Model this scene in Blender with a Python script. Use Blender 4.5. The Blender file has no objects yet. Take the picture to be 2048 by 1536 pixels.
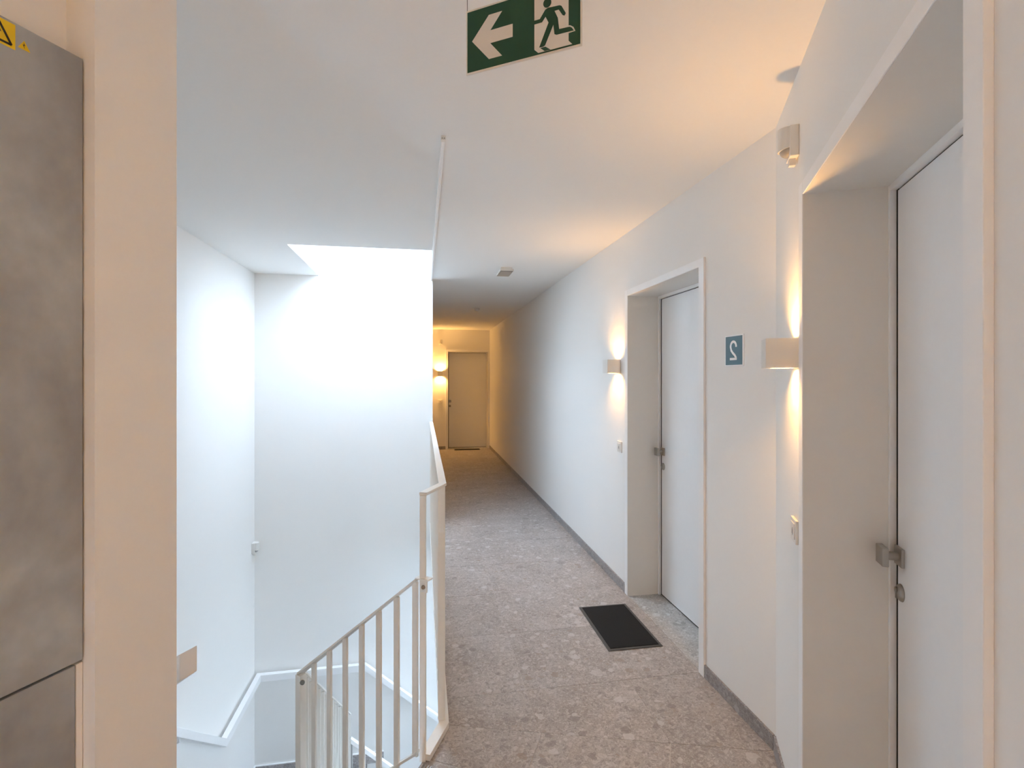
import bpy, bmesh, random
from math import *
from mathutils import Matrix, Vector

random.seed(7)
SC = bpy.context.scene
COL = SC.collection

# ------------------------------------------------------------------ camera
YAW = 9.8048
cam = bpy.data.cameras.new('camera')
camo = bpy.data.objects.new('camera', cam)
COL.objects.link(camo)
camo.location = (0, 0, 1.55)
camo.rotation_euler = (radians(90), 0, -radians(YAW))
cam.sensor_width = 36
cam.lens = 1030 / 2048 * 36
cam.shift_y = -(768 - 755) / 2048
cam.clip_start = 0.02
SC.camera = camo

# ------------------------------------------------------------------ sky, exposure
world = bpy.data.worlds.new('overcast_sky')
SC.world = world
world.use_nodes = True
wn = world.node_tree
wbg = wn.nodes['Background']
wbg.inputs['Color'].default_value = (0.63, 0.80, 1.0, 1)
wbg.inputs['Strength'].default_value = 6.9

SC.view_settings.view_transform = 'Standard'
SC.view_settings.look = 'None'
SC.view_settings.exposure = 1.76
SC.view_settings.gamma = 1
SC.view_settings.use_curve_mapping = False
cy = SC.cycles
cy.max_bounces = 14
cy.diffuse_bounces = 10
cy.glossy_bounces = 3
cy.transmission_bounces = 4
cy.transparent_max_bounces = 8
cy.caustics_reflective = False
cy.caustics_refractive = False
cy.use_denoising = True
cy.sample_clamp_indirect = 6

WARM = (1.0, 0.52, 0.145)


def area(name, loc, rot, sx, sy, power, color, portal=False, shape='RECTANGLE'):
    l = bpy.data.lights.new(name, 'AREA')
    l.shape = shape
    l.size = sx
    if shape == 'RECTANGLE':
        l.size_y = sy
    l.energy = power
    l.color = color
    if portal:
        l.cycles.is_portal = True
    o = bpy.data.objects.new(name, l)
    o.location = loc
    o.rotation_euler = rot
    COL.objects.link(o)
    return o


# daylight enters through the skylight well (portal: guides the sky sampling only)
area('skylight_portal', (-0.47, 4.865, 3.04), (0, 0, 0), 1.1, 1.22, 1, (1, 1, 1), True)

# ------------------------------------------------------------------ materials
MATS = {}


def nodes_of(name, rough=0.6, color=(0.8, 0.8, 0.8), metal=0.0):
    m = bpy.data.materials.new(name)
    m.use_nodes = True
    b = m.node_tree.nodes['Principled BSDF']
    b.inputs['Base Color'].default_value = (*color, 1)
    b.inputs['Roughness'].default_value = rough
    b.inputs['Metallic'].default_value = metal
    MATS[name] = m
    return m, m.node_tree, b


def grain(name, color, rough, scale=40, amount=0.06, bump=0.0, metal=0.0, detail=4, stretch=(1, 1, 1), dist=0.002):
    m, nt, b = nodes_of(name, rough, color, metal)
    tc = nt.nodes.new('ShaderNodeTexCoord')
    mp = nt.nodes.new('ShaderNodeMapping')
    mp.inputs['Scale'].default_value = stretch
    n = nt.nodes.new('ShaderNodeTexNoise')
    n.inputs['Scale'].default_value = scale
    n.inputs['Detail'].default_value = detail
    r = nt.nodes.new('ShaderNodeMapRange')
    r.inputs['To Min'].default_value = 1 - amount
    r.inputs['To Max'].default_value = 1 + amount
    mx = nt.nodes.new('ShaderNodeVectorMath')
    mx.operation = 'SCALE'
    mx.inputs[0].default_value = color
    L = nt.links.new
    L(tc.outputs['Object'], mp.inputs['Vector'])
    L(mp.outputs['Vector'], n.inputs['Vector'])
    L(n.outputs['Fac'], r.inputs['Value'])
    L(r.outputs['Result'], mx.inputs['Scale'])
    L(mx.outputs['Vector'], b.inputs['Base Color'])
    if bump:
        bp = nt.nodes.new('ShaderNodeBump')
        bp.inputs['Strength'].default_value = bump
        bp.inputs['Distance'].default_value = dist
        L(n.outputs['Fac'], bp.inputs['Height'])
        L(bp.outputs['Normal'], b.inputs['Normal'])
    return m


def emit(name, color, strength):
    m, nt, b = nodes_of(name, 0.5, color)
    b.inputs['Emission Color'].default_value = (*color, 1)
    b.inputs['Emission Strength'].default_value = strength
    return m


PLASTER = grain('white_wall_paint', (0.86, 0.85, 0.83), 0.9, 90, 0.01, 0.08)
CEIL = grain('ceiling_paint', (0.88, 0.87, 0.85), 0.95, 60, 0.01, 0.05)
LACQ = grain('white_trim_lacquer', (0.90, 0.90, 0.90), 0.42, 30, 0.012)
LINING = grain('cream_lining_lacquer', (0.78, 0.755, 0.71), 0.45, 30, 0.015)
LEAF = grain('white_door_leaf', (0.88, 0.89, 0.90), 0.5, 30, 0.015)
STEEL = grain('cream_powder_coated_steel', (0.85, 0.825, 0.775), 0.38, 50, 0.02)
RAILW = grain('white_powder_coated_rail', (0.90, 0.90, 0.90), 0.4, 50, 0.01)
PLASTIC = grain('white_plastic', (0.78, 0.76, 0.72), 0.4, 30, 0.01)
GREYPL = grain('grey_plastic', (0.33, 0.32, 0.31), 0.4, 30, 0.02)
SATIN = grain('satin_nickel', (0.42, 0.39, 0.35), 0.38, 200, 0.05, metal=0.85)
DARK = grain('dark_gap', (0.02, 0.018, 0.015), 0.8, 20, 0.05)
CHROME = grain('screw_metal', (0.30, 0.28, 0.25), 0.3, 100, 0.05, metal=1.0)
CONC = None
CARPET = grain('black_mat_pile', (0.006, 0.0058, 0.006), 0.95, 260, 0.6, 0.6)
RUBBER = grain('grey_rubber_border', (0.075, 0.072, 0.07), 0.6, 80, 0.08)
GREEN = grain('dark_green_print', (0.006, 0.058, 0.034), 0.65, 30, 0.03)
SIGNW = grain('white_print', (0.74, 0.71, 0.66), 0.5, 30, 0.02)
TEAL = grain('slate_blue_print', (0.085, 0.18, 0.235), 0.5, 60, 0.05)
NUMW = grain('white_digit', (0.96, 0.96, 0.97), 0.5, 30, 0.01)
YELLOW = grain('yellow_print', (0.78, 0.55, 0.005), 0.45, 30, 0.03)
BLACKP = grain('black_print', (0.015, 0.014, 0.01), 0.5, 30, 0.03)
GROUT = grain('light_grey_grout', (0.52, 0.485, 0.45), 0.9, 80, 0.05)
STRIP = grain('aluminium_nosing', (0.60, 0.60, 0.62), 0.35, 200, 0.05, metal=0.6)
LENS = emit('lamp_lens', (1.0, 0.72, 0.40), 8)
WIRE = grain('steel_wire', (0.12, 0.11, 0.10), 0.4, 50, 0.02, metal=0.8)
DIFF = grain('lamp_diffuser', (0.42, 0.37, 0.32), 0.35, 90, 0.10)
SLAB = grain('stair_concrete', (0.45, 0.43, 0.41), 0.8, 20, 0.06)
GLASS, _nt, _b = nodes_of('clear_glass', 0.02, (1, 1, 1))
_tr = _nt.nodes.new('ShaderNodeBsdfTransparent')
_gl = _nt.nodes.new('ShaderNodeBsdfGlossy')
_gl.inputs['Roughness'].default_value = 0.02
_mxs = _nt.nodes.new('ShaderNodeMixShader')
_mxs.inputs[0].default_value = 0.06
_nt.links.new(_tr.outputs[0], _mxs.inputs[1])
_nt.links.new(_gl.outputs[0], _mxs.inputs[2])
_nt.links.new(_mxs.outputs[0], _nt.nodes['Material Output'].inputs['Surface'])


def concrete_look():
    m, nt, b = nodes_of('concrete_look_laminate', 0.42)
    L = nt.links.new
    tc = nt.nodes.new('ShaderNodeTexCoord')
    mp = nt.nodes.new('ShaderNodeMapping')
    mp.inputs['Scale'].default_value = (1.0, 1.0, 0.8)
    L(tc.outputs['Object'], mp.inputs['Vector'])
    n1 = nt.nodes.new('ShaderNodeTexNoise')
    n1.inputs['Scale'].default_value = 3.2
    n1.inputs['Detail'].default_value = 5
    n1.inputs['Distortion'].default_value = 0.6
    n2 = nt.nodes.new('ShaderNodeTexNoise')
    n2.inputs['Scale'].default_value = 38
    n2.inputs['Detail'].default_value = 6
    L(mp.outputs[0], n1.inputs['Vector'])
    L(mp.outputs[0], n2.inputs['Vector'])
    cr = nt.nodes.new('ShaderNodeValToRGB')
    e = cr.color_ramp.elements
    e[0].position = 0.32
    e[0].color = (0.285, 0.295, 0.31, 1)
    e[1].position = 0.68
    e[1].color = (0.47, 0.52, 0.565, 1)
    L(n1.outputs['Fac'], cr.inputs[0])
    r = nt.nodes.new('ShaderNodeMapRange')
    r.inputs['To Min'].default_value = 0.88
    r.inputs['To Max'].default_value = 1.12
    L(n2.outputs['Fac'], r.inputs['Value'])
    s = nt.nodes.new('ShaderNodeVectorMath')
    s.operation = 'SCALE'
    L(cr.outputs[0], s.inputs[0])
    L(r.outputs[0], s.inputs['Scale'])
    L(s.outputs[0], b.inputs['Base Color'])
    return m


CONC = concrete_look()


def stone(name, tint=(1, 1, 1), grey=0.0):
    """Pebbled conglomerate stoneware: chips of several sizes in a warm grey ground."""
    m, nt, b = nodes_of(name, 0.48)
    L = nt.links.new
    N = nt.nodes.new
    tc = N('ShaderNodeTexCoord')
    oi = N('ShaderNodeObjectInfo')
    off = N('ShaderNodeVectorMath')
    off.operation = 'SCALE'
    off.inputs[0].default_value = (31.7, 17.3, 9.1)
    L(oi.outputs['Random'], off.inputs['Scale'])
    ad = N('ShaderNodeVectorMath')
    ad.operation = 'ADD'
    L(tc.outputs['Object'], ad.inputs[0])
    L(off.outputs[0], ad.inputs[1])
    # warp so chips have broken outlines
    wpn = N('ShaderNodeTexNoise')
    wpn.inputs['Scale'].default_value = 26
    wpn.inputs['Detail'].default_value = 7
    L(ad.outputs[0], wpn.inputs['Vector'])
    wsc = N('ShaderNodeVectorMath')
    wsc.operation = 'SCALE'
    wsc.inputs['Scale'].default_value = 0.05
    L(wpn.outputs['Color'], wsc.inputs[0])
    pos = N('ShaderNodeVectorMath')
    pos.operation = 'ADD'
    L(ad.outputs[0], pos.inputs[0])
    L(wsc.outputs[0], pos.inputs[1])

    base = N('ShaderNodeTexNoise')
    base.inputs['Scale'].default_value = 3.5
    base.inputs['Detail'].default_value = 7
    base.inputs['Roughness'].default_value = 0.65
    L(ad.outputs[0], base.inputs['Vector'])
    cr = N('ShaderNodeValToRGB')
    e = cr.color_ramp.elements
    e[0].position = 0.32
    e[0].color = (0.285, 0.245, 0.215, 1)
    e[1].position = 0.70
    e[1].color = (0.40, 0.358, 0.325, 1)
    L(base.outputs['Fac'], cr.inputs[0])
    cur = cr.outputs[0]

    def layer(cur, scale, keep, radius, light, dark, fac, brown=None):
        v = N('ShaderNodeTexVoronoi')
        v.inputs['Scale'].default_value = scale
        v.inputs['Randomness'].default_value = 1
        L(pos.outputs[0], v.inputs['Vector'])
        sp = N('ShaderNodeSeparateColor')
        L(v.outputs['Color'], sp.inputs[0])
        on = N('ShaderNodeMath')
        on.operation = 'GREATER_THAN'
        on.inputs[1].default_value = 1 - keep
        L(sp.outputs[0], on.inputs[0])
        rad = N('ShaderNodeMath')
        rad.operation = 'MULTIPLY'
        rad.inputs[1].default_value = radius
        L(sp.outputs[1], rad.inputs[0])
        near = N('ShaderNodeMath')
        near.operation = 'LESS_THAN'
        L(v.outputs['Distance'], near.inputs[0])
        L(rad.outputs[0], near.inputs[1])
        k = N('ShaderNodeMath')
        k.operation = 'MULTIPLY'
        L(on.outputs[0], k.inputs[0])
        L(near.outputs[0], k.inputs[1])
        k2 = N('ShaderNodeMath')
        k2.operation = 'MULTIPLY'
        k2.inputs[1].default_value = fac
        L(k.outputs[0], k2.inputs[0])
        c = N('ShaderNodeValToRGB')
        c.color_ramp.interpolation = 'CONSTANT'
        ee = c.color_ramp.elements
        ee[0].position = 0
        ee[0].color = (*dark, 1)
        ee[1].position = 0.42
        ee[1].color = (*light, 1)
        if brown:
            x = c.color_ramp.elements.new(0.85)
            x.color = (*brown, 1)
        L(sp.outputs[2], c.inputs[0])
        mx = N('ShaderNodeMix')
        mx.data_type = 'RGBA'
        L(k2.outputs[0], mx.inputs[0])
        L(cur, mx.inputs[6])
        L(c.outputs[0], mx.inputs[7])
        return mx.outputs[2]

    cur = layer(cur, 210, 0.8, 0.8, (0.54, 0.495, 0.46), (0.17, 0.145, 0.13), 0.40)
    cur = layer(cur, 90, 0.75, 0.75, (0.52, 0.475, 0.44), (0.19, 0.165, 0.148), 0.45)
    cur = layer(cur, 42, 0.55, 0.60, (0.51, 0.47, 0.435), (0.22, 0.19, 0.17), 0.48, (0.30, 0.235, 0.18))
    cur = layer(cur, 20, 0.28, 0.52, (0.52, 0.49, 0.46), (0.21, 0.18, 0.16), 0.62, (0.28, 0.215, 0.16))
    cur = layer(cur, 11, 0.12, 0.42, (0.50, 0.465, 0.435), (0.215, 0.185, 0.165), 0.55)
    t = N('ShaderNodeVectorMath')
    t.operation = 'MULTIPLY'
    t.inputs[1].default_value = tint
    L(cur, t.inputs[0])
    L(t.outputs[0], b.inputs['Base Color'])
    return m


STONE = stone('pebbled_stoneware', (1.12, 1.15, 1.21))
STONE2 = stone('pebbled_stoneware_threshold', (1.35, 1.47, 1.56))
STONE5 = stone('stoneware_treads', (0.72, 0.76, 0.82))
STONE4 = stone('pebbled_stoneware_stairs', (1.15, 1.22, 1.34))
STONE3 = stone('pebbled_stoneware_plinth', (0.92, 0.97, 1.06))

# ------------------------------------------------------------------ mesh helpers


def link(name, bm, mat, parent=None, M=None, bevel=0, smooth=False):
    if M is not None:
        bm.transform(M)
    bmesh.ops.recalc_face_normals(bm, faces=bm.faces)
    me = bpy.data.meshes.new(name)
    if bevel:
        bmesh.ops.bevel(bm, geom=[e for e in bm.edges if len(e.link_faces) == 2 and e.calc_face_angle(0) > 0.5],
                        offset=bevel, segments=2, affect='EDGES', profile=0.5)
    bm.to_mesh(me)
    bm.free()
    me.materials.append(mat)
    if smooth:
        for p in me.polygons:
            p.use_smooth = True
    o = bpy.data.objects.new(name, me)
    COL.objects.link(o)
    if parent:
        o.parent = parent
    return o


def prism(bm, pts, z0, z1):
    b = [bm.verts.new((x, y, z0)) for x, y in pts]
    t = [bm.verts.new((x, y, z1)) for x, y in pts]
    n = len(pts)
    bm.faces.new(b[::-1])
    bm.faces.new(t)
    for i in range(n):
        bm.faces.new((b[i], b[(i + 1) % n], t[(i + 1) % n], t[i]))


def box(bm, x0, x1, y0, y1, z0, z1, M=None):
    vs = [bm.verts.new(v) for v in ((x0, y0, z0), (x1, y0, z0), (x1, y1, z0), (x0, y1, z0),
                                    (x0, y0, z1), (x1, y0, z1), (x1, y1, z1), (x0, y1, z1))]
    for f in ((3, 2, 1, 0), (4, 5, 6, 7), (0, 1, 5, 4), (1, 2, 6, 5), (2, 3, 7, 6), (3, 0, 4, 7)):
        bm.faces.new([vs[i] for i in f])
    if M is not None:
        bmesh.ops.transform(bm, matrix=M, verts=vs)
    return vs


def cyl(bm, r1, r2, h, M, seg=24):
    bmesh.ops.create_cone(bm, cap_ends=True, segments=seg, radius1=r1, radius2=r2, depth=h,
                          matrix=M @ Matrix.Translation((0, 0, h / 2)))


def dome(bm, r, hz, M, seg=24, rings=6):
    """half ellipsoid, base at z=0 of M"""
    rows = []
    for i in range(rings):
        a = pi / 2 * i / rings
        rows.append([bm.verts.new(M @ Vector((r * cos(a) * cos(2 * pi * k / seg), r * cos(a) * sin(2 * pi * k / seg), hz * sin(a)))) for k in range(seg)])
    top = bm.verts.new(M @ Vector((0, 0, hz)))
    bm.faces.new(rows[0][::-1])
    for i in range(rings - 1):
        for k in range(seg):
            bm.faces.new((rows[i][k], rows[i][(k + 1) % seg], rows[i + 1][(k + 1) % seg], rows[i + 1][k]))
    for k in range(seg):
        bm.faces.new((rows[-1][k], rows[-1][(k + 1) % seg], top))


def plate(bm, pts, y0, y1, M):
    """polygon in local (x,z), extruded over local y"""
    a = [bm.verts.new(M @ Vector((u, y0, v))) for u, v in pts]
    b = [bm.verts.new(M @ Vector((u, y1, v))) for u, v in pts]
    n = len(pts)
    bm.faces.new(a)
    bm.faces.new(b[::-1])
    for i in range(n):
        bm.faces.new((a[i], b[i], b[(i + 1) % n], a[(i + 1) % n]))
    bm.normal_update()
    bmesh.ops.triangulate(bm, faces=[f for f in bm.faces if len(f.verts) > 4], ngon_method='EAR_CLIP')


def stroke(bm, path, w, y0, y1, M):
    n = len(path)
    L_, R_ = [], []
    for i, p in enumerate(path):
        p = Vector(p)
        d0 = (p - Vector(path[i - 1])).normalized() if i else None
        d1 = (Vector(path[i + 1]) - p).normalized() if i < n - 1 else None
        if d0 is None:
            d0 = d1
        if d1 is None:
            d1 = d0
        t = (d0 + d1).normalized()
        nn = Vector((-t.y, t.x))
        s = w / 2 / max(0.5, nn.dot(Vector((-d0.y, d0.x))))
        L_.append(p + nn * s)
        R_.append(p - nn * s)
    rows = []
    for l, r in zip(L_, R_):
        rows.append([bm.verts.new(M @ Vector((q.x, y, q.y))) for q, y in ((l, y0), (r, y0), (r, y1), (l, y1))])
    for i in range(n - 1):
        for k in range(4):
            bm.faces.new((rows[i][k], rows[i][(k + 1) % 4], rows[i + 1][(k + 1) % 4], rows[i + 1][k]))
    bm.faces.new(rows[0][::-1])
    bm.faces.new(rows[-1])


def sweep(bm, pts, w, h, lift=0.0):
    """rectangular bar (w across, h high) along a 3D polyline with mitred vertical joints; pts = centre of its top"""
    n = len(pts)
    rows = []
    for i, p in enumerate(pts):
        p = Vector(p)
        a = (p - Vector(pts[i - 1])) if i else None
        b = (Vector(pts[i + 1]) - p) if i < n - 1 else None
        ha = Vector((a.x, a.y)).normalized() if a is not None else None
        hb = Vector((b.x, b.y)).normalized() if b is not None else None
        if ha is None:
            ha = hb
        if hb is None:
            hb = ha
        t = (ha + hb).normalized()
        nn = Vector((-t.y, t.x))
        s = w / 2 / max(0.4, nn.dot(Vector((-ha.y, ha.x))))
        ox, oy = nn.x * s, nn.y * s
        rows.append([bm.verts.new((p.x + sx * ox, p.y + sx * oy, p.z + dz)) for sx, dz in ((1, 0), (-1, 0), (-1, -h), (1, -h))])
    for i in range(n - 1):
        for k in range(4):
            bm.faces.new((rows[i][k], rows[i][(k + 1) % 4], rows[i + 1][(k + 1) % 4], rows[i + 1][k]))
    bm.faces.new(rows[0][::-1])
    bm.faces.new(rows[-1])


def NB():
    return bmesh.new()


def empty(name, loc=(0, 0, 0)):
    o = bpy.data.objects.new(name, None)
    o.empty_display_size = 0.1
    o.location = loc
    COL.objects.link(o)
    return o


def tag(o, label, cat=None, group=None, kind=None):
    o['label'] = label
    if cat:
        o['category'] = cat
    if group:
        o['group'] = group
    if kind:
        o['kind'] = kind
    return o


def adopt(root, kids):
    """children keep world coordinates, the empty sits at the thing's base"""
    for k in kids:
        k.parent = root
        k.matrix_parent_inverse = Matrix.Translation(-root.location)


# ------------------------------------------------------------------ plan
NBR = radians(27.62)                                # the lobby leans 27.6 degrees off the corridor
U = Vector((sin(NBR), cos(NBR)))                    # along the lobby walls, away from the camera
R = Vector((cos(NBR), -sin(NBR)))                   # to the right, across the lobby
CZ = 2.585
C0 = Vector((1.44, 1.915))                          # corner of the corridor wall and the lobby wall
POST = Vector((0.0, 2.115))
GC = Vector((0.085, 2.29))
Q = Vector((-0.659, 1.179))                         # wall end, lobby-side edge of the cabinet recess
S = Q + 0.18 * U                                    # wall end, stair-side edge
NN = POST + U * ((S - POST).dot(U))                 # stair edge meets the line of the stair-side wall face
LX, BY, CX, RX, EY = -1.65, 5.48, 0.10, 1.44, 11.2
SKZ = 3.08                                          # skylight frame level
BACK = -3.3                                         # along U, behind the camera
OC = Vector((LX, S.y + (LX - S.x) / (-R.x) * R.y * 1.0))
OC = S - R * ((S.x - LX) / R.x)                     # stair-side wall face meets the left wall
H = 0.17286                                         # riser
LZ = -14 * H                                        # lower landing


def P2(s, r=0.0):
    """point on the lobby right wall: s along U from the corner, r outward"""
    v = C0 + U * s + R * r
    return (v.x, v.y)


def frame2(origin, along, outward, z=0.0):
    """local x along, local y into the wall, z up"""
    return Matrix(((along.x, outward.x, 0, origin.x), (along.y, outward.y, 0, origin.y), (0, 0, 1, z), (0, 0, 0, 1)))


# ------------------------------------------------------------------ setting: walls
def struct(name, bm, mat, label, bevel=0):
    return tag(link(name, bm, mat, bevel=bevel), label, kind='structure')


DOORH = 2.13
# corridor wall on the right
bm = NB()
box(bm, RX, RX + .35, 3.459, EY + .35, 0, CZ)
prism(bm, [(RX, 1.915), (RX, 2.503), (RX + .35, 2.503), (RX + .35, 1.74), P2(0, .35)], 0, CZ)
box(bm, RX, RX + .35, 2.503, 3.459, DOORH, CZ)
struct('wall_right', bm, PLASTER, 'long white corridor wall on the right with one recessed door')
# lobby wall on the right
bm = NB()
S1, S2 = -0.53, -1.494
prism(bm, [P2(0), P2(0, .35), P2(S1, .35), P2(S1)], 0, CZ)
prism(bm, [P2(S1), P2(S1, .35), P2(S2, .35), P2(S2)], DOORH, CZ)
prism(bm, [P2(S2), P2(S2, .35), P2(-6.2, .35), P2(-6.2)], 0, CZ)
struct('wall_lobby', bm, PLASTER, 'white lobby wall in the right foreground holding the nearest door')
# end wall
bm = NB()
box(bm, CX - .2, .532, EY, EY + .35, 0, CZ)
box(bm, 1.402, RX, EY, EY + .35, 0, CZ)
box(bm, .532, 1.402, EY, EY + .35, DOORH - .02, CZ)
struct('wall_end', bm, PLASTER, 'short white wall closing the far end of the corridor')
# corridor wall on the left, beyond the stairwell
bm = NB()
box(bm, CX - .2, CX, BY + .2, EY, -.25, CZ)
struct('wall_corridor_left', bm, PLASTER, 'white corridor wall on the left beyond the stairwell')
# stairwell back wall rising into the skylight well
bm = NB()
box(bm, LX - .2, CX, BY, BY + .2, -.25, SKZ)
box(bm, LX - .2, 2.2, BY, BY + .2, -5.2, -.25)
struct('wall_stairwell_back', bm, PLASTER, 'bright white stairwell wall facing the camera under the skylight')
bm = NB()
box(bm, LX - .2, LX, OC.y - .12, BY, -5.2, CZ)
struct('wall_stairwell_left', bm, PLASTER, 'white left wall of the stairwell')
# wall between lobby and stairs, its end faces the corridor
bm = NB()
W0 = S - R * 1.7
prism(bm, [tuple(S), tuple(W0), tuple(W0 - U * .18), tuple(Q)], -5.2, CZ)
struct('wall_stairwell_front', bm, PLASTER, 'wall end beside the stairs, tinted tan by warm lamplight')
# lobby wall behind the cabinet doors, set back
bm = NB()
F0 = Q - U * 3.9
rec = 0.085
prism(bm, [tuple(Q - R * rec), tuple(F0 - R * rec), tuple(F0 - R * (rec + .2)), tuple(Q - R * (rec + .2))], 0, CZ)
struct('wall_lobby_left', bm, PLASTER, 'lobby wall behind and above the grey cabinet doors')
# closing walls below the corridor and behind the camera
bm = NB()
box(bm, 2.0, 2.2, -1, BY, -5.2, -.25)
prism(bm, [(2.2, 1.0), (2.2, .8), (-.2, .8), (-.6, 1.0), (-.3, 1.3), (0.2, 1.0)], -5.2, -.25)
struct('wall_lower_floor', bm, PLASTER, 'stairwell walls of the floor below')
bm = NB()
A = Q - U * 3.0
prism(bm, [tuple(A - R * .5), tuple(A + R * 2.2), tuple(A + R * 2.2 - U * .2), tuple(A - R * .5 - U * .2)], 0, CZ)
struct('wall_back', bm, PLASTER, 'lobby wall behind the camera')

# ceiling with the skylight well
SKX0, SKX1, SKY0 = -1.04, 0.07, 4.245
bm = NB()
box(bm, -4.2, 2.4, -4.2, SKY0, CZ, CZ + .2)
box(bm, LX - .2, SKX0, SKY0, BY, CZ, CZ + .2)
box(bm, SKX1, 2.4, SKY0, BY, CZ, CZ + .2)
box(bm, CX, 2.4, BY, EY + .4, CZ, CZ + .2)
struct('ceiling', bm, CEIL, 'smooth white ceiling of lobby, stairwell and corridor')
bm = NB()
box(bm, SKX0 - .1, SKX0, SKY0 - .1, BY + .2, CZ + .2, SKZ)
box(bm, SKX1, SKX1 + .1, SKY0 - .1, BY + .2, CZ + .2, SKZ)
box(bm, SKX0, SKX1, SKY0 - .1, SKY0, CZ + .2, SKZ)
struct('trim_1', bm, CEIL, 'white skylight well cut up through the ceiling')
# skylight
win = tag(empty('window_1', ((SKX0 + SKX1) / 2, (SKY0 + BY) / 2, SKZ)), 'glazed skylight over the stairwell', kind='structure')
bm = NB()
for a in ((SKX0 - .1, SKX0 + .03, SKY0 - .1, BY + .1), (SKX1 - .03, SKX1 + .1, SKY0 - .1, BY + .1),
          (SKX0 + .03, SKX1 - .03, SKY0 - .1, SKY0 + .03), (SKX0 + .03, SKX1 - .03, BY - .03, BY + .1)):
    box(bm, *a, SKZ, SKZ + .06)
fr = link('window_frame', bm, LACQ)
bm = NB()
box(bm, SKX0 + .03, SKX1 - .03, SKY0 + .03, BY - .03, SKZ + .02, SKZ + .03)
pn = link('pane', bm, GLASS)
adopt(win, [fr, pn])

# ------------------------------------------------------------------ floor: grout bed and tiles
floor = tag(empty('floor'), 'pebbled warm grey stone tiles laid through lobby and corridor', kind='structure')
TT = .010
bm = NB()
box(bm, CX, RX, GC.y, EY, -.25, -.0015)
EDGE = [tuple(GC + R * .015), tuple(POST), tuple(NN), tuple(S), tuple(Q), tuple(F0), tuple(F0 + R * 2.2), P2(-3.6), P2(0), (RX, GC.y)]
prism(bm, EDGE, -.25, -.0015)
sl = link('floor_slab', bm, GROUT, floor)


def clip(poly, p, n):
    """keep the side where (x-p).n >= 0"""
    out = []
    for i in range(len(poly)):
        a, b = Vector(poly[i]), Vector(poly[(i + 1) % len(poly)])
        da, db = (a - p).dot(n), (b - p).dot(n)
        if da >= 0:
            out.append(a)
        if (da >= 0) != (db >= 0):
            out.append(a + (b - a) * (da / (da - db)))
    return out


def poly_area(p):
    return abs(sum(p[i].x * p[(i + 1) % len(p)].y - p[(i + 1) % len(p)].x * p[i].y for i in range(len(p)))) / 2


def tile(poly, mat=None, z=0.0, name='tile', parent=None):
    if len(poly) < 3 or poly_area(poly) < .0008:
        return
    c = sum((Vector(p) for p in poly), Vector((0, 0))) / len(poly)
    bm = NB()
    pts = []
    for p in poly:
        d = Vector(p) - c
        pts.append((d.x, d.y))
    prism(bm, pts, -TT, 0)
    o = link(name, bm, mat or STONE, parent or floor)
    o.location = (c.x, c.y, z + random.uniform(-.0004, .0004))
    return o


g = .0013
MIT = Vector((-1.34, .40)).normalized()             # mitre cut between corridor tiling and lobby tiling
MN = Vector((-MIT.y, MIT.x))
if MN.y < 0:
    MN = -MN
xs = [CX + .004, .503, 1.036, RX - .0028]
y = 2.503 - .578
rows = []
while y < EY:
    rows.append((y, min(y + .578, EY)))
    y += .578
for y0, y1 in rows:
    for x0, x1 in zip(xs, xs[1:]):
        p = [Vector(v) for v in ((x0 + g, y0 + g), (x1 - g, y0 + g), (x1 - g, y1 - g), (x0 + g, y1 - g))]
        p = clip(p, C0 + MN * g, MN)
        tile(p)
# lobby tiles: strips along U
phase = (Vector((1.04, 2.049)) - C0).dot(R)         # one joint seen at the mitre
edge = (POST - C0).dot(R)                           # stair edge
left = (Q - C0).dot(R)
rs = [0.0]
v = phase
while v > left:
    rs.append(v)
    v -= .533
rs.append(left)
for k in range(-9, 2):
    u0, u1 = .10 + k * .578, .10 + (k + 1) * .578
    for r1, r0 in zip(rs, rs[1:]):
        quad = []
        for uu, rr in ((u0 + g, r0 + g), (u0 + g, r1 - g), (u1 - g, r1 - g), (u1 - g, r0 + g)):
            quad.append(C0 + U * uu + R * rr)
        # right of the stair edge
        a = clip(quad, C0 + R * (edge + g), R)
        a = clip(a, C0 - MN * g, -MN)
        a = clip(a, C0, Vector((-1, 0)))
        tile(a)
        # left of the stair edge, up to the line of the stair wall
        a = clip(quad, C0 + R * (edge - g * 0), -R)
        a = clip(a, S - U * .002, -U)
        tile(a)

# nosing strips on the top edge of the stairs
nosing = tag(empty('stair_nosing', (POST.x - .05, POST.y - .3, 0)), 'thin ribbed metal nosing strips along the top stair edge', 'nosing')
kids = []
ln = (NN - POST).length
for i, (off, wd) in enumerate(((.006, .006), (.022, .004), (.034, .004), (.046, .003))):
    bm = NB()
    a, b = POST + R * off - U * .02, NN + R * off + U * .03
    prism(bm, [tuple(a), tuple(b), tuple(b + R * wd), tuple(a + R * wd)], -.002, .0035)
    kids.append(link('metal_strip', bm, STRIP))
adopt(nosing, kids)

# skirting
def skirt(bm, a, b, out, h=.066, t=.0095):
    a, b = Vector(a), Vector(b)
    prism(bm, [tuple(a), tuple(b), tuple(b + out * t), tuple(a + out * t)], .001, h)


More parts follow.
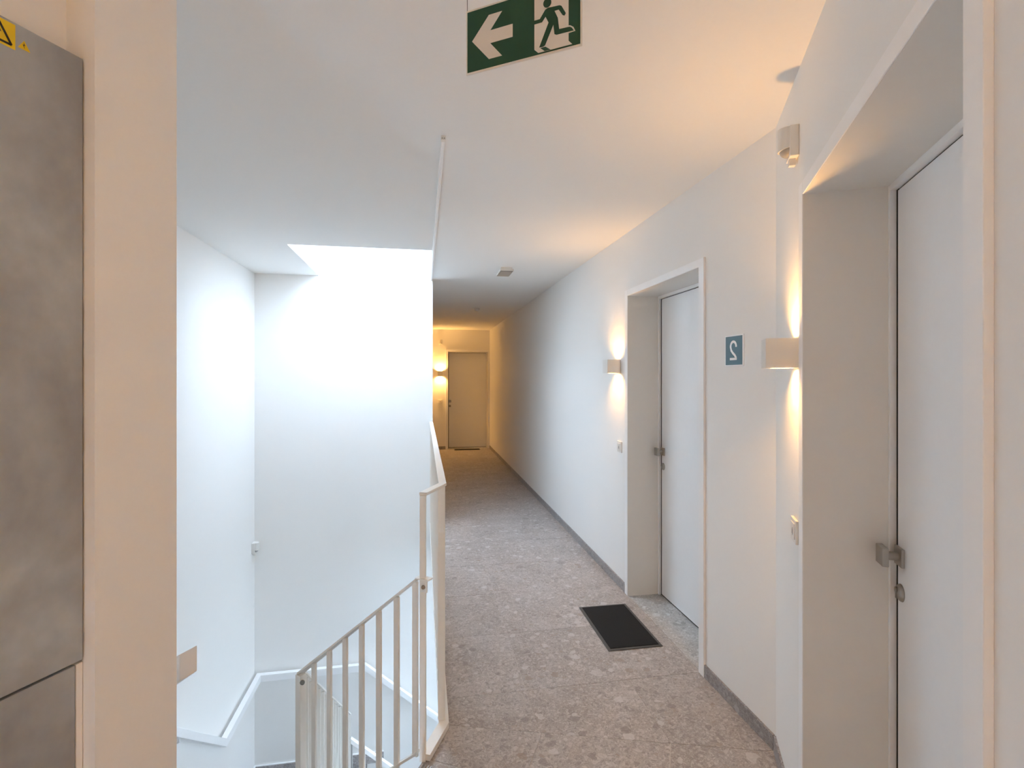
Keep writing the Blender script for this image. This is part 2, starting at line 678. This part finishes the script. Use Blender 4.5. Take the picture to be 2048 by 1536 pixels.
bm = NB()
skirt(bm, (RX, 3.515), (RX, EY), Vector((-1, 0)))
struct('baseboard_right', bm, STONE3, 'grey stone skirting along the corridor wall beyond the second door')
bm = NB()
skirt(bm, (RX, 1.922), (RX, 2.452), Vector((-1, 0)))
struct('baseboard_middle', bm, STONE3, 'grey stone skirting between the two doors on the right')
bm = NB()
skirt(bm, P2(0), P2(S1 + .055), -R)
skirt(bm, P2(S2 - .055), P2(-3.6), -R)
struct('baseboard_lobby', bm, STONE3, 'grey stone skirting on the lobby wall at the near door')
bm = NB()
skirt(bm, (CX, EY), (.477, EY), Vector((0, -1)))
struct('baseboard_end', bm, STONE3, 'grey stone skirting left of the far door')
bm = NB()
skirt(bm, (CX, BY + .01), (CX, EY), Vector((1, 0)))
struct('baseboard_left', bm, STONE3, 'grey stone skirting on the left corridor wall')


# ------------------------------------------------------------------ doors
def door(name, M, w, label, top=DOORH, cw=.05, right_casing=True):
    """local x along the opening (latch side at 0), y into the wall, z up"""
    root = tag(empty(name, M @ Vector((0, 0, 0))), label, kind='structure')
    t = .012
    kids = []
    rw = cw if right_casing else .037
    bm = NB()
    box(bm, -cw, 0, -t, 0, 0, top + .042)
    box(bm, w, w + rw, -t, 0, 0, top + .042)
    box(bm, 0, w, -t, 0, top, top + .042)
    kids.append(link('casing', bm, LACQ, M=M, bevel=.0012))
    bm = NB()
    lt = .012
    box(bm, -.002, lt * 0 + .001, -t * .8, .22, 0, top)
    box(bm, w - .001, w + .002, -t * .8, .22, 0, top)
    box(bm, 0, w, -t * .8, .22, top - .001, top + .002)
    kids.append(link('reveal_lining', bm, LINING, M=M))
    # frame: a thin front edge standing out of the lining, then the rebate
    bm = NB()
    fw = .016
    for x0, x1 in ((0, fw), (w - fw, w)):
        box(bm, x0 + .001, x1 - .001, .219, .30, 0, top - .001)
    box(bm, fw, w - fw, .219, .30, top - fw - .004, top - .001)
    kids.append(link('door_frame', bm, LACQ, M=M, bevel=.0012))
    bm = NB()
    box(bm, -.01, w + .01, .30, .32, -.01, top + .02)
    kids.append(link('door_backing', bm, DARK, M=M))
    bm = NB()
    box(bm, fw, fw + .014, .2356, .25, 0, top - fw)
    box(bm, fw + .008, w - fw, .238, .25, top - fw - .012, top - fw - .003)
    box(bm, fw + .008, w - fw, .238, .25, 0, .010)
    kids.append(link('leaf_gap_shade', bm, DARK, M=M))  # dark strips stand in for the shade in the gap round the leaf
    bm = NB()
    box(bm, fw + .012, w - fw - .002, .235, .275, .008, top - fw - .0085)
    leaf = link('door_leaf', bm, LEAF, M=M, bevel=.001)
    kids.append(leaf)
    # threshold tile
    bm = NB()
    box(bm, .001, w - .001, 0.001, .30, -.010, 0.0)
    kids.append(link('threshold_tile', bm, STONE2, M=M))
    bm = NB()
    box(bm, 0, w, 0, .32, -.25, -.0105)
    kids.append(link('threshold_bed', bm, GROUT, M=M))
    # square knob on a square rosette
    hx, hz, ly = fw + .036, 1.026, .235
    bm = NB()
    box(bm, hx - .027, hx + .027, ly - .009, ly, hz - .027, hz + .027)
    ro = link('square_rosette', bm, SATIN, leaf, M=M, bevel=.002)
    bm = NB()
    cyl(bm, .0122, .0122, .04, M @ Matrix.Translation((hx, ly - .008, hz)) @ Matrix.Rotation(radians(90), 4, 'X'), 24)
    nk = link('knob_neck', bm, SATIN, leaf)
    bm = NB()
    box(bm, hx - .027, hx + .027, ly - .056, ly - .039, hz - .027, hz + .027)
    kn = link('square_knob', bm, SATIN, leaf, M=M, bevel=.002)
    # domed oval lock rosette with the key barrel standing out
    cz = .920
    bm = NB()
    dome(bm, .0255, .013, M @ Matrix.Translation((hx, ly, cz)) @ Matrix.Rotation(radians(90), 4, 'X'), 28, 6)
    lr = link('lock_rosette', bm, SATIN, leaf, smooth=True)
    bm = NB()
    cyl(bm, .0085, .0085, .009, M @ Matrix.Translation((hx, ly - .006, cz + .008)) @ Matrix.Rotation(radians(90), 4, 'X'), 20)
    box(bm, hx - .004, hx + .004, ly - .014, ly - .006, cz - .016, cz + .004, M)
    lb = link('key_barrel', bm, CHROME, leaf)
    adopt(root, kids)
    return root


door('door_1', frame2(C0 + U * S1, -U, R), S1 - S2, 'nearest white flat door in a deep cream reveal, right foreground')
door('door_2', frame2(Vector((RX, 3.459)), Vector((0, -1)), Vector((1, 0))), .956, 'white flat door halfway down the right wall, behind the black mat')
door('door_3', frame2(Vector((.532, EY)), Vector((1, 0)), Vector((0, 1))), .87, 'white door in the far end wall, glowing amber in lamplight', top=DOORH - .02, right_casing=False)

# ------------------------------------------------------------------ stairs
E2 = Vector((-.585, 4.30))                          # inner newel at the lower landing
T2 = Vector((-.561, 2.533))                         # inner newel at the turn


def along(path, t):
    ls = [(path[i + 1] - path[i]).length for i in range(len(path) - 1)]
    d = t * sum(ls)
    for i, l in enumerate(ls):
        if d <= l or i == len(ls) - 1:
            return path[i] + (path[i + 1] - path[i]) * (d / l)
        d -= l


stair = tag(empty('staircase', (-.9, 3.0, LZ)), 'winding staircase of grey stone treads dropping between the stairwell walls', 'stairs')
kids = []
inner = [POST + R * -.004 - U * .05, T2 + Vector((-.035, -.05)), E2 + Vector((-.035, 0))]
outer = [NN * .5 + S * .5, OC + Vector((.003, 0)), Vector((LX + .003, 4.30))]
outer[0] = S + (NN - S) * .55 + U * .004
n = 13


def outer_t(i):
    return i / n


for i in range(n):
    a0, a1 = along(inner, i / n), along(inner, (i + 1) / n)
    b0, b1 = along(outer, outer_t(i)), along(outer, outer_t(i + 1))
    pts = [a0, a1, b1, b0]
    # the turning step keeps the outer corner
    tot = (outer[1] - outer[0]).length / ((outer[1] - outer[0]).length + (outer[2] - outer[1]).length)
    if outer_t(i) < tot < outer_t(i + 1):
        pts = [a0, a1, b1, outer[1], b0]
    z = -(i + 1) * H
    bm = NB()
    prism(bm, [tuple(p) for p in pts], z - .20, z)
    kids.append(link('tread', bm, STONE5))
# lower landing
bm = NB()
box(bm, LX + .003, E2.x + .02, 4.30, BY - .003, LZ - .2, LZ)
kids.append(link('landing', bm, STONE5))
for i in range(7):
    z = LZ - (i + 1) * H
    x = E2.x + .02 + i * .215
    bm = NB()
    box(bm, x + .001, x + .215, 4.30, BY - .003, z - .2, z)
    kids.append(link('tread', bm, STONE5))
adopt(stair, kids)
bm = NB()
box(bm, LX, 2.2, 1.0, BY, -5.3, -5.2)
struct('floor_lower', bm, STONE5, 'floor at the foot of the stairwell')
# landing skirting with a light joint on top
bm = NB()
box(bm, LX, -.40, BY - .012, BY, LZ, LZ + .105)
box(bm, LX, LX + .012, 4.31, BY - .012, LZ, LZ + .105)
struct('baseboard_landing', bm, STONE4, 'grey stone skirting around the lower stair landing')
bm = NB()
box(bm, LX, -.40, BY - .014, BY, LZ + .105, LZ + .113)
box(bm, LX, LX + .014, 4.3, BY - .014, LZ + .105, LZ + .113)
struct('trim_2', bm, LACQ, 'white joint on top of the landing skirting')

# ------------------------------------------------------------------ guard rail along the corridor edge
guard = tag(empty('corridor_guard_rail', (GC.x, 3.6, 0)), 'tall cream steel guard rail with bars along the corridor edge above the stairs', 'railing')
kids = []
GT = 1.085
far = Vector((.085, BY - .005))
bm = NB()
sweep(bm, [(far.x, far.y, GT), (GC.x, GC.y, GT), (POST.x, POST.y, GT)], .034, .012)
kids.append(link('top_rail', bm, STEEL, bevel=.001))
bm = NB()
sweep(bm, [(far.x + .006, far.y, .030), (GC.x + .006, GC.y, .030), (POST.x + .008, POST.y - .006, .030)], .044, .026)
kids.append(link('bottom_rail', bm, STEEL, bevel=.001))


def bar(bm, p, d, w, t, z0, z1):
    """upright flat bar: w along d, t across"""
    d = d.normalized()
    q = Vector((-d.y, d.x))
    prism(bm, [tuple(p + d * w / 2 + q * t / 2), tuple(p - d * w / 2 + q * t / 2), tuple(p - d * w / 2 - q * t / 2), tuple(p + d * w / 2 - q * t / 2)], z0, z1)


bm = NB()
bar(bm, POST, Vector((1, -.17)), .024, .02, 0.0, GT - .012)
kids.append(link('end_post', bm, STEEL, bevel=.001))
bm = NB()
bar(bm, GC + Vector((-.004, .02)), Vector((1, 0)), .032, .012, .03, GT - .012)
kids.append(link('corner_bar', bm, STEEL, bevel=.001))
y = GC.y + .115
while y < BY - .03:
    bm = NB()
    bar(bm, Vector((.083, y)), Vector((1, 0)), .024, .012, .03, GT - .012)
    kids.append(link('baluster', bm, STEEL))
    y += .105
adopt(guard, kids)

# ------------------------------------------------------------------ sloping guard of the first two flights
slope = tag(empty('stair_guard_rail', (T2.x, T2.y, LZ)), 'cream steel balustrade sloping down the inner side of the upper stair flights', 'railing')
kids = []
Z0, ZT, ZE = .735, .18, -1.15
PA = POST + (T2 - POST).normalized() * .028
bm = NB()
sweep(bm, [(PA.x, PA.y, Z0), (T2.x, T2.y, ZT), (E2.x, E2.y, ZE)], .034, .011)
kids.append(link('hand_rail', bm, STEEL, bevel=.001))
dd = (T2 - POST).normalized()
dn = Vector((dd.y, -dd.x))
dn = dn if dn.y < 0 else -dn
bm = NB()
bar(bm, POST - dd * .004, dd, .064, .034, Z0 + .001, Z0 + .006)
bar(bm, POST - dd * .014 + dn * .014, dd, .034, .005, Z0 - .045, Z0)
kids.append(link('rail_bracket', bm, STEEL))
bm = NB()
cyl(bm, .008, .008, .006, Matrix.Translation((POST.x - dd.x * .014 + dn.x * .017, POST.y - dd.y * .014 + dn.y * .017, Z0 - .024)) @ Matrix.Rotation(radians(90), 4, 'X'), 16)
kids.append(link('bolt', bm, CHROME))
d1 = (T2 - POST)
nb1 = 7
for i in range(nb1):
    p = POST + d1 * (.055 + i * .137)
    zt = Z0 + (ZT - Z0) * ((p - PA).length / (T2 - PA).length)
    bm = NB()
    bar(bm, p, d1, .024, .012, zt - .72, zt - .009)
    kids.append(link('baluster', bm, STEEL, bevel=.0008))
bm = NB()
bar(bm, T2, d1, .034, .034, ZT - .80, ZT - .011)
kids.append(link('newel_post', bm, STEEL, bevel=.001))
bm = NB()
cyl(bm, .011, .011, .006, Matrix.Translation((T2.x + .012, T2.y - .019, ZT - .04)) @ Matrix.Rotation(radians(90), 4, 'X') @ Matrix.Rotation(radians(-9), 4, 'Y'), 16)
kids.append(link('bolt', bm, CHROME))
d2 = E2 - T2
k = int(d2.length / .105)
for i in range(1, k + 1):
    p = T2 + d2 * (i / (k + .0))
    zt = ZT + (ZE - ZT) * (i / k)
    bm = NB()
    bar(bm, p, Vector((1, 0)), .024, .012, zt - .72, zt - .009)
    kids.append(link('baluster', bm, STEEL))
bm = NB()
sweep(bm, [(PA.x, PA.y, Z0 - .705), (T2.x, T2.y, ZT - .71), (E2.x, E2.y, ZE - .71)], .03, .012)
kids.append(link('bottom_rail', bm, STEEL))
adopt(slope, kids)

# guard of the flight turning under the corridor
low = tag(empty('lower_guard_rail', (-.3, 4.32, LZ)), 'white steel rail of the lowest visible flight, seen between the balusters', 'railing')
kids = []
bm = NB()
A3, B3 = (-.575, 4.345, -1.375), (.62, 4.345, -1.375 - 1.195 * .84)
sweep(bm, [A3, B3], .034, .04)
kids.append(link('hand_rail', bm, RAILW, bevel=.001))
bm = NB()
bar(bm, Vector((-.575, 4.345)), Vector((1, 0)), .02, .03, LZ + .001, -1.41)
kids.append(link('newel_post', bm, GREYPL))
for i in range(1, 11):
    x = -.575 + i * .105
    zt = -1.375 - i * .105 * .84
    bm = NB()
    bar(bm, Vector((x, 4.345)), Vector((0, 1)), .024, .012, zt - .72, zt - .03)
    kids.append(link('baluster', bm, STEEL))
adopt(low, kids)

# ------------------------------------------------------------------ wall handrail round the stairwell
rail = tag(empty('wall_handrail', (-1.59, 4.6, LZ)), 'white flat handrail bracketed to the stairwell walls, dropping to the landing', 'handrail')
kids = []
off = .07
st = S + U * off - R * .046
cor = Vector((LX + off - .01, OC.y + off + .03))
ZS = .862
slp = .77
zc = ZS - (cor - st).length * .52
zl = -1.385
bm = NB()
m1 = st + (cor - st) * .4
pth = [(st.x, st.y, ZS), (m1.x, m1.y, ZS - .32), (cor.x, cor.y, zl + (4.52 - cor.y) * .775), (LX + .055, 4.52, zl), (LX + .055, BY - .055, zl + .01), (-.575, BY - .055, zl + .02), (.9, BY - .055, zl + .02 - 1.475 * .83)]
sweep(bm, pth, .048, .066)
kids.append(link('hand_rail', bm, RAILW, bevel=.0015))
for (x, y, z, nx, ny) in ((LX, 5.16, zl, 1, 0), (LX, 3.75, zl + .6, 1, 0), (-1.15, BY, zl + .01, 0, -1), (-.78, BY, zl + .015, 0, -1), (-.15, BY, zl - .33, 0, -1), (.3, BY, zl - .71, 0, -1), (LX, 2.6, zl + 1.49, 1, 0)):
    nrm = Vector((nx, ny))
    q = Vector((-ny, nx))
    bm = NB()
    cyl(bm, .022, .022, .006, Matrix.Translation((x, y, z - .085)) @ (Matrix.Rotation(radians(90), 4, 'Y') if nx else Matrix.Rotation(radians(90), 4, 'X')), 20)
    sweep(bm, [(x, y, z - .082), (x + nx * .05, y + ny * .05, z - .082)], .014, .012)
    box(bm, x + nx * .05 - .007, x + nx * .05 + .007, y + ny * .05 - .007, y + ny * .05 + .007, z - .09, z - .05)
    kids.append(link('bracket', bm, RAILW))
adopt(rail, kids)


# ------------------------------------------------------------------ wall lamps
def sconce(M, label, power):
    """local x across the wall, y into the wall, z up; a hollow cube lamp shining up and down"""
    c = M @ Vector((0, 0, 0))
    root = tag(empty('wall_lamp', c), label, 'lamp', 'cube wall lamps shining up and down')
    s, d, t = .05, .10, .003
    bm = NB()
    box(bm, -s, s, -d - .004, -d - .004 + t, -s, s)
    box(bm, -s, s, -.007, -.004, -s, s)
    box(bm, -s, -s + t, -d - .001, -.007, -s, s)
    box(bm, s - t, s, -d - .001, -.007, -s, s)
    for z0, z1 in ((s - .008, s - .0001), (-s + .0001, -s + .008)):
        for a in ((-s + t, -.036, -d - .001, -.007), (.036, s - t, -d - .001, -.007), (-.036, .036, -d - .001, -.078), (-.036, .036, -.016, -.007)):
            box(bm, a[0], a[1], a[2], a[3], z0, z1)
    b = link('housing', bm, PLASTIC, M=M)
    bm = NB()
    box(bm, -.04, .04, -.004, 0, -.04, .04)
    bp = link('mounting_plate', bm, GREYPL, M=M)
    kids = [b, bp]
    for sg in (1, -1):
        bm = NB()
        Mz = M @ Matrix.Translation((0, -.048, sg * .016)) @ (Matrix.Identity(4) if sg > 0 else Matrix.Rotation(pi, 4, 'X'))
        cyl(bm, .030, .030, .006, Mz, 24)
        kids.append(link('lens', bm, LENS))
        l = area('lamp_light', M @ Vector((0, -.048, sg * .024)), (pi, 0, 0) if sg > 0 else (0, 0, 0), .05, .05, power, WARM, shape='DISK')
        l.data.spread = radians(170)
    adopt(root, kids)
    return root


def onwall(s, z):
    return frame2(C0 + U * s, -U, R, z)


def onmain(y, z):
    return frame2(Vector((RX, y)), Vector((0, -1)), Vector((1, 0)), z)


def onend(x, z):
    return frame2(Vector((x, EY)), Vector((1, 0)), Vector((0, 1)), z)


PW = 1.0
sconce(onwall(-.395, 1.632), 'cube wall lamp beside the near door, right of the mirrored 2 sign', PW)
sconce(onmain(3.66, 1.632), 'cube wall lamp just beyond the second door on the corridor wall', PW)
sconce(onend(.361, 1.632), 'amber-glowing cube wall lamp left of the far door', PW * 3.0)
sconce(onwall(-3.1, 1.632), 'added cube wall lamp, unseen on the lobby wall right behind the camera', PW * 6.0)  # added lamp out of view, warms the left wall end


# ------------------------------------------------------------------ bell pushes
def bell(M, label, dark=True):
    root = tag(empty('bell_push', M @ Vector((0, 0, 0))), label, 'doorbell', 'white bell pushes beside the doors')
    bm = NB()
    box(bm, -.04, .04, -.009, 0, -.04, .04)
    k = [link('cover_plate', bm, PLASTIC, M=M, bevel=.0015)]
    bm = NB()
    box(bm, -.027, .027, -.0115, -.009, -.027, .027)
    bt = link('push_button', bm, PLASTIC, M=M, bevel=.001)
    k.append(bt)
    bm = NB()
    # bell symbol: crown, flared body, rim, clapper
    plate(bm, [(-.0095, -.012), (-.0065, -.008), (-.006, .0), (-.004, .005), (.004, .005), (.006, .0), (.0065, -.008), (.0095, -.012)], -.0122, -.0115, M)
    plate(bm, [(-.002, .0055), (.002, .0055), (.002, .009), (-.002, .009)], -.0122, -.0115, M)
    plate(bm, [(-.003, -.0135), (.003, -.0135), (.0, -.0175)], -.0122, -.0115, M)
    k.append(link('bell_symbol', bm, GREYPL))
    adopt(root, k)
    return root


bell(onwall(-.378, 1.025), 'square white bell push below the nearest wall lamp')
bell(onmain(3.625, 1.037), 'square white bell push left of the second door')
bell(onend(.366, 1.033), 'square bell push below the amber lamp by the far door')


# ------------------------------------------------------------------ motion sensors
def sensor(M, label, name='motion_sensor', s=1.0, group='wall motion sensors'):
    root = tag(empty(name, M @ Vector((0, 0, 0))), label, 'sensor', group)
    k = []
    bm = NB()
    box(bm, -.036 * s, .036 * s, -.028 * s, 0, -.055 * s, .05 * s)
    k.append(link('back_box', bm, PLASTIC, M=M, bevel=.003))
    # curved hood, open below
    bm = NB()
    n = 12
    rows = []
    for i in range(n + 1):
        a = pi * i / n
        x, y = -.030 * s * cos(a), -.028 * s - .032 * s * sin(a)
        rows.append([bm.verts.new(M @ Vector((x, y, z * s))) for z in (-.022 - .006 * sin(a), .048)])
    for i in range(n):
        bm.faces.new((rows[i][0], rows[i + 1][0], rows[i + 1][1], rows[i][1]))
    bm.faces.new([r[1] for r in rows])
    bm.faces.new([r[0] for r in rows][::-1])
    k.append(link('hood', bm, PLASTIC, smooth=False))
    bm = NB()
    Md = M @ Matrix.Translation((0, -.028 * s, -.022 * s)) @ Matrix.Rotation(pi, 4, 'X')
    dome(bm, .027 * s, .026 * s, Md, 24, 6)
    k.append(link('lens_dome', bm, GREYPL, smooth=True))
    bm = NB()
    box(bm, -.010 * s, .010 * s, -.026 * s, -.006 * s, -.078 * s, -.055 * s)
    box(bm, -.003 * s, .003 * s, -.027 * s, -.026 * s, -.072 * s, -.069 * s)
    k.append(link('lock_tab', bm, PLASTIC, M=M))
    adopt(root, k)
    return root


sensor(onwall(-.395, 2.350), 'white motion sensor under the ceiling above the near wall lamp')
sensor(onend(.372, 2.318), 'small motion sensor above the amber lamp on the far wall')
sensor(frame2(Vector((LX, 5.42)), Vector((0, 1)), Vector((-1, 0)), -.12), 'white motion sensor low on the stairwell wall near the back corner', 'stair_sensor')

# ------------------------------------------------------------------ number sign
Mn = frame2(Vector((RX, 2.274)), Vector((0, -1)), Vector((1, 0)), 1.603)
root = tag(empty('floor_number_sign', (RX, 2.2, 1.603)), 'slate blue sign with a mirrored white 2 and white border on the wall', 'sign')
k = []
bm = NB()
box(bm, 0, .145, -.004, 0, 0, .147)
k.append(link('sign_plate', bm, NUMW, M=Mn, bevel=.001))
bm = NB()
box(bm, .0075, .1375, -.005, -.0041, .0065, .1405)
k.append(link('blue_field', bm, TEAL, M=Mn))
bm = NB()
path = []
for i in range(15):
    a = radians(-8 + i * 14.5)
    path.append((.0705 + .0215 * cos(a), .0925 + .0225 * sin(a)))
path += [(.054, .074), (.0665, .0615), (.080, .052), (.0885, .043), (.0905, .0345)]
stroke(bm, path, .0115, -.006, -.0051, Mn)
box(bm, .043, .0965, -.006, -.0051, .0285, .0395, Mn)
k.append(link('digit', bm, NUMW))
adopt(root, k)

# ------------------------------------------------------------------ hanging exit sign
ang = radians(-66.8 + YAW)
SA = Vector((-sin(ang), -cos(ang)))                 # along the sign, left to right
SN = Vector((-SA.y, SA.x))                          # away from the viewer
O = Vector((.1, 1.201))
Me = frame2(O, SA, SN, 2.253)
ex = tag(empty('exit_sign', (*(O + SA * .14), 2.253)), 'green emergency exit sign with arrow and running figure hanging from the ceiling', 'sign')
k = []
bm = NB()
box(bm, 0, .277, -.0015, .0015, 0, .149)
k.append(link('sign_board', bm, SIGNW, M=Me))
bm = NB()
box(bm, .0035, .2735, -.0022, -.0016, .0045, .1445)
k.append(link('green_field', bm, GREEN, M=Me))
bm = NB()
plate(bm, [(.016, .074), (.059, .124), (.092, .124), (.0625, .088), (.118, .088), (.118, .059), (.0625, .059), (.092, .0235), (.059, .0235)], -.0029, -.0023, Me)
k.append(link('arrow', bm, SIGNW))
bm = NB()
plate(bm, [(.170, .138), (.248, .138), (.248, .0165), (.256, .0075), (.179, .0075), (.170, .0165)], -.0029, -.0023, Me)
plate(bm, [(.248, .0490), (.252, .0485), (.259, .0430), (.263, .0340), (.248, .0330)], -.0029, -.0023, Me)
k.append(link('doorway_symbol', bm, SIGNW))
bm = NB()
fig = [(0.168, 0.080), (0.183, 0.080), (0.1955, 0.097), (0.202, 0.0995), (0.228, 0.0975), (0.2325, 0.095), (0.242, 0.077), (0.239, 0.0725), (0.235, 0.0745), (0.226, 0.089), (0.2165, 0.089), (0.224, 0.072), (0.227, 0.0465), (0.2505, 0.0455), (0.2555, 0.042), (0.2595, 0.0355), (0.221, 0.0360), (0.2165, 0.0385), (0.214, 0.060), (0.195, 0.020), (0.191, 0.018), (0.1815, 0.0185), (0.203, 0.067), (0.196, 0.082), (0.188, 0.072), (0.168, 0.072)]
plate(bm, fig, -.0036, -.0030, Me)
plate(bm, [(.200 + .0092 * cos(2 * pi * i / 24), .1105 + .0098 * sin(2 * pi * i / 24)) for i in range(24)], -.0036, -.0030, Me)
plate(bm, [(.184, .0165), (.196, .0165), (.207, .0078), (.194, .0078)], -.0036, -.0030, Me)
k.append(link('running_figure', bm, GREEN))
for x in (.002, .275):
    bm = NB()
    cyl(bm, .0007, .0007, CZ - 2.253 - .149, Me @ Matrix.Translation((x, 0, .149)), 8)
    k.append(link('suspension_wire', bm, WIRE))
adopt(ex, k)

# ------------------------------------------------------------------ ceiling rail, emergency light, smoke detector
root = tag(empty('ceiling_conduit', (.085, 3.85, CZ)), 'thin white conduit fixed along the ceiling above the guard rail', 'conduit')
k = []
bm = NB()
box(bm, .078, .094, 2.24, BY - .01, CZ - .014, CZ)
k.append(link('rail_profile', bm, RAILW, bevel=.001))
for y in (2.226, BY - .024):
    bm = NB()
    box(bm, .0765, .0955, y - .006, y + .018, CZ - .018, CZ)
    k.append(link('end_clip', bm, PLASTIC, bevel=.001))
bm = NB()
for x in (.081, .090):
    cyl(bm, .002, .002, .004, Matrix.Translation((x, 2.2195, CZ - .012)) @ Matrix.Rotation(radians(90), 4, 'X') @ Matrix.Translation((0, 0, -.001)), 10)
k.append(link('clip_screw', bm, CHROME))
adopt(root, k)

root = tag(empty('emergency_light', (.775, 4.89, CZ)), 'small white box light with grey diffuser under the corridor ceiling', 'ceiling light')
k = []
bm = NB()
box(bm, .722, .828, 4.77, 5.01, CZ - .018, CZ)
k.append(link('base', bm, PLASTIC, bevel=.002))
bm = NB()
box(bm, .712, .838, 4.755, 5.025, CZ - .036, CZ - .018)
k.append(link('housing', bm, PLASTIC, bevel=.002))
bm = NB()
box(bm, .7155, .8345, 4.760, 5.020, CZ - .0375, CZ - .036)
k.append(link('dark_rim', bm, GREYPL))
bm = NB()
box(bm, .7225, .8275, 4.773, 5.007, CZ - .041, CZ - .0375)
k.append(link('diffuser', bm, DIFF, bevel=.001))
adopt(root, k)

root = tag(empty('smoke_detector', (.79, 7.70, CZ)), 'round white smoke detector far down the corridor ceiling', 'smoke detector')
k = []
bm = NB()
cyl(bm, .05, .05, .018, Matrix.Translation((.79, 7.70, CZ - .018)), 32)
k.append(link('base', bm, PLASTIC, bevel=.002))
bm = NB()
cyl(bm, .024, .036, .024, Matrix.Translation((.79, 7.70, CZ - .042)), 32)
k.append(link('sensing_head', bm, PLASTIC, bevel=.002))
adopt(root, k)


# ------------------------------------------------------------------ door mats
def mat(x0, x1, y0, y1, label):
    root = tag(empty('door_mat', ((x0 + x1) / 2, (y0 + y1) / 2, 0)), label, 'mat', 'door mats')
    b = .017
    bm = NB()
    # bevelled border
    o = [(x0, y0), (x1, y0), (x1, y1), (x0, y1)]
    i_ = [(x0 + b, y0 + b), (x1 - b, y0 + b), (x1 - b, y1 - b), (x0 + b, y1 - b)]
    lo = [bm.verts.new((*p, .0012)) for p in o]
    mi = [bm.verts.new((*p, .004)) for p in o]
    hi = [bm.verts.new((*p, .0055)) for p in i_]
    for q in range(4):
        bm.faces.new((lo[q], lo[(q + 1) % 4], mi[(q + 1) % 4], mi[q]))
        bm.faces.new((mi[q], mi[(q + 1) % 4], hi[(q + 1) % 4], hi[q]))
    bm.faces.new(hi)
    bm.faces.new(lo[::-1])
    k = [link('rubber_border', bm, RUBBER)]
    bm = NB()
    box(bm, x0 + b, x1 - b, y0 + b, y1 - b, .005, .0085)
    k.append(link('carpet_pile', bm, CARPET, bevel=.0015))
    adopt(root, k)


mat(1.034, 1.362, 2.776, 3.338, 'black door mat with grey rubber border on the floor at the second door')
mat(.66, 1.21, 10.98, 11.17, 'small dark door mat lying at the far door')

# ------------------------------------------------------------------ cabinet doors in the lobby recess
cab = tag(empty('service_cabinet', (*(Q - R * .05 - U * .5), 0)), 'grey concrete-look service cupboard with yellow hazard stickers, left foreground', 'cabinet')
k = []
Mc = frame2(Q - R * .03, -U, -R)                    # x backwards along the wall, y into the wall


def cbox(name, x0, x1, y0, y1, z0, z1, mat, par=None, bevel=.0015):
    bm = NB()
    box(bm, x0, x1, y0, y1, z0, z1)
    o = link(name, bm, mat, par, M=Mc, bevel=bevel)
    if par is None:
        k.append(o)
    return o


up = cbox('upper_door', .003, .90, 0, .022, .972, 2.203, CONC)
cbox('upper_door', .905, 1.80, 0, .022, .972, 2.203, CONC)
cbox('lower_door', .016, .90, .002, .022, .01, .966, CONC)
cbox('lower_door', .905, 1.80, .002, .022, .01, .966, CONC)
cbox('side_trim', 0.001, .014, .003, .02, .0, .966, LACQ)
cbox('carcass', .004, 1.80, .024, .053, 0, 2.20, DARK)
# hazard stickers: a large square one with a triangle and a small triangle
cbox('hazard_sticker', .1165, .166, -.0006, -.0001, 2.152, 2.200 - .002, YELLOW, up, 0)
bm = NB()
stroke(bm, [(.1225, 2.158), (.1415, 2.1925), (.1605, 2.158), (.1225, 2.158)], .004, -.001, -.0007, Mc)
plate(bm, [(.1430, 2.187), (.1375, 2.1735), (.1415, 2.1745), (.1400, 2.163), (.1460, 2.178), (.1420, 2.177)], -.001, -.0007, Mc)
link('triangle_print', bm, BLACKP, up)
bm = NB()
plate(bm, [(.0935, 2.161), (.1125, 2.161), (.103, 2.178)], -.0006, -.0001, Mc)
link('hazard_sticker', bm, YELLOW, up)
bm = NB()
plate(bm, [(.1040, 2.174), (.1015, 2.1685), (.1035, 2.169), (.1025, 2.163), (.1055, 2.170), (.1035, 2.1695)], -.001, -.0007, Mc)
link('bolt_print', bm, BLACKP, up)
adopt(cab, k)
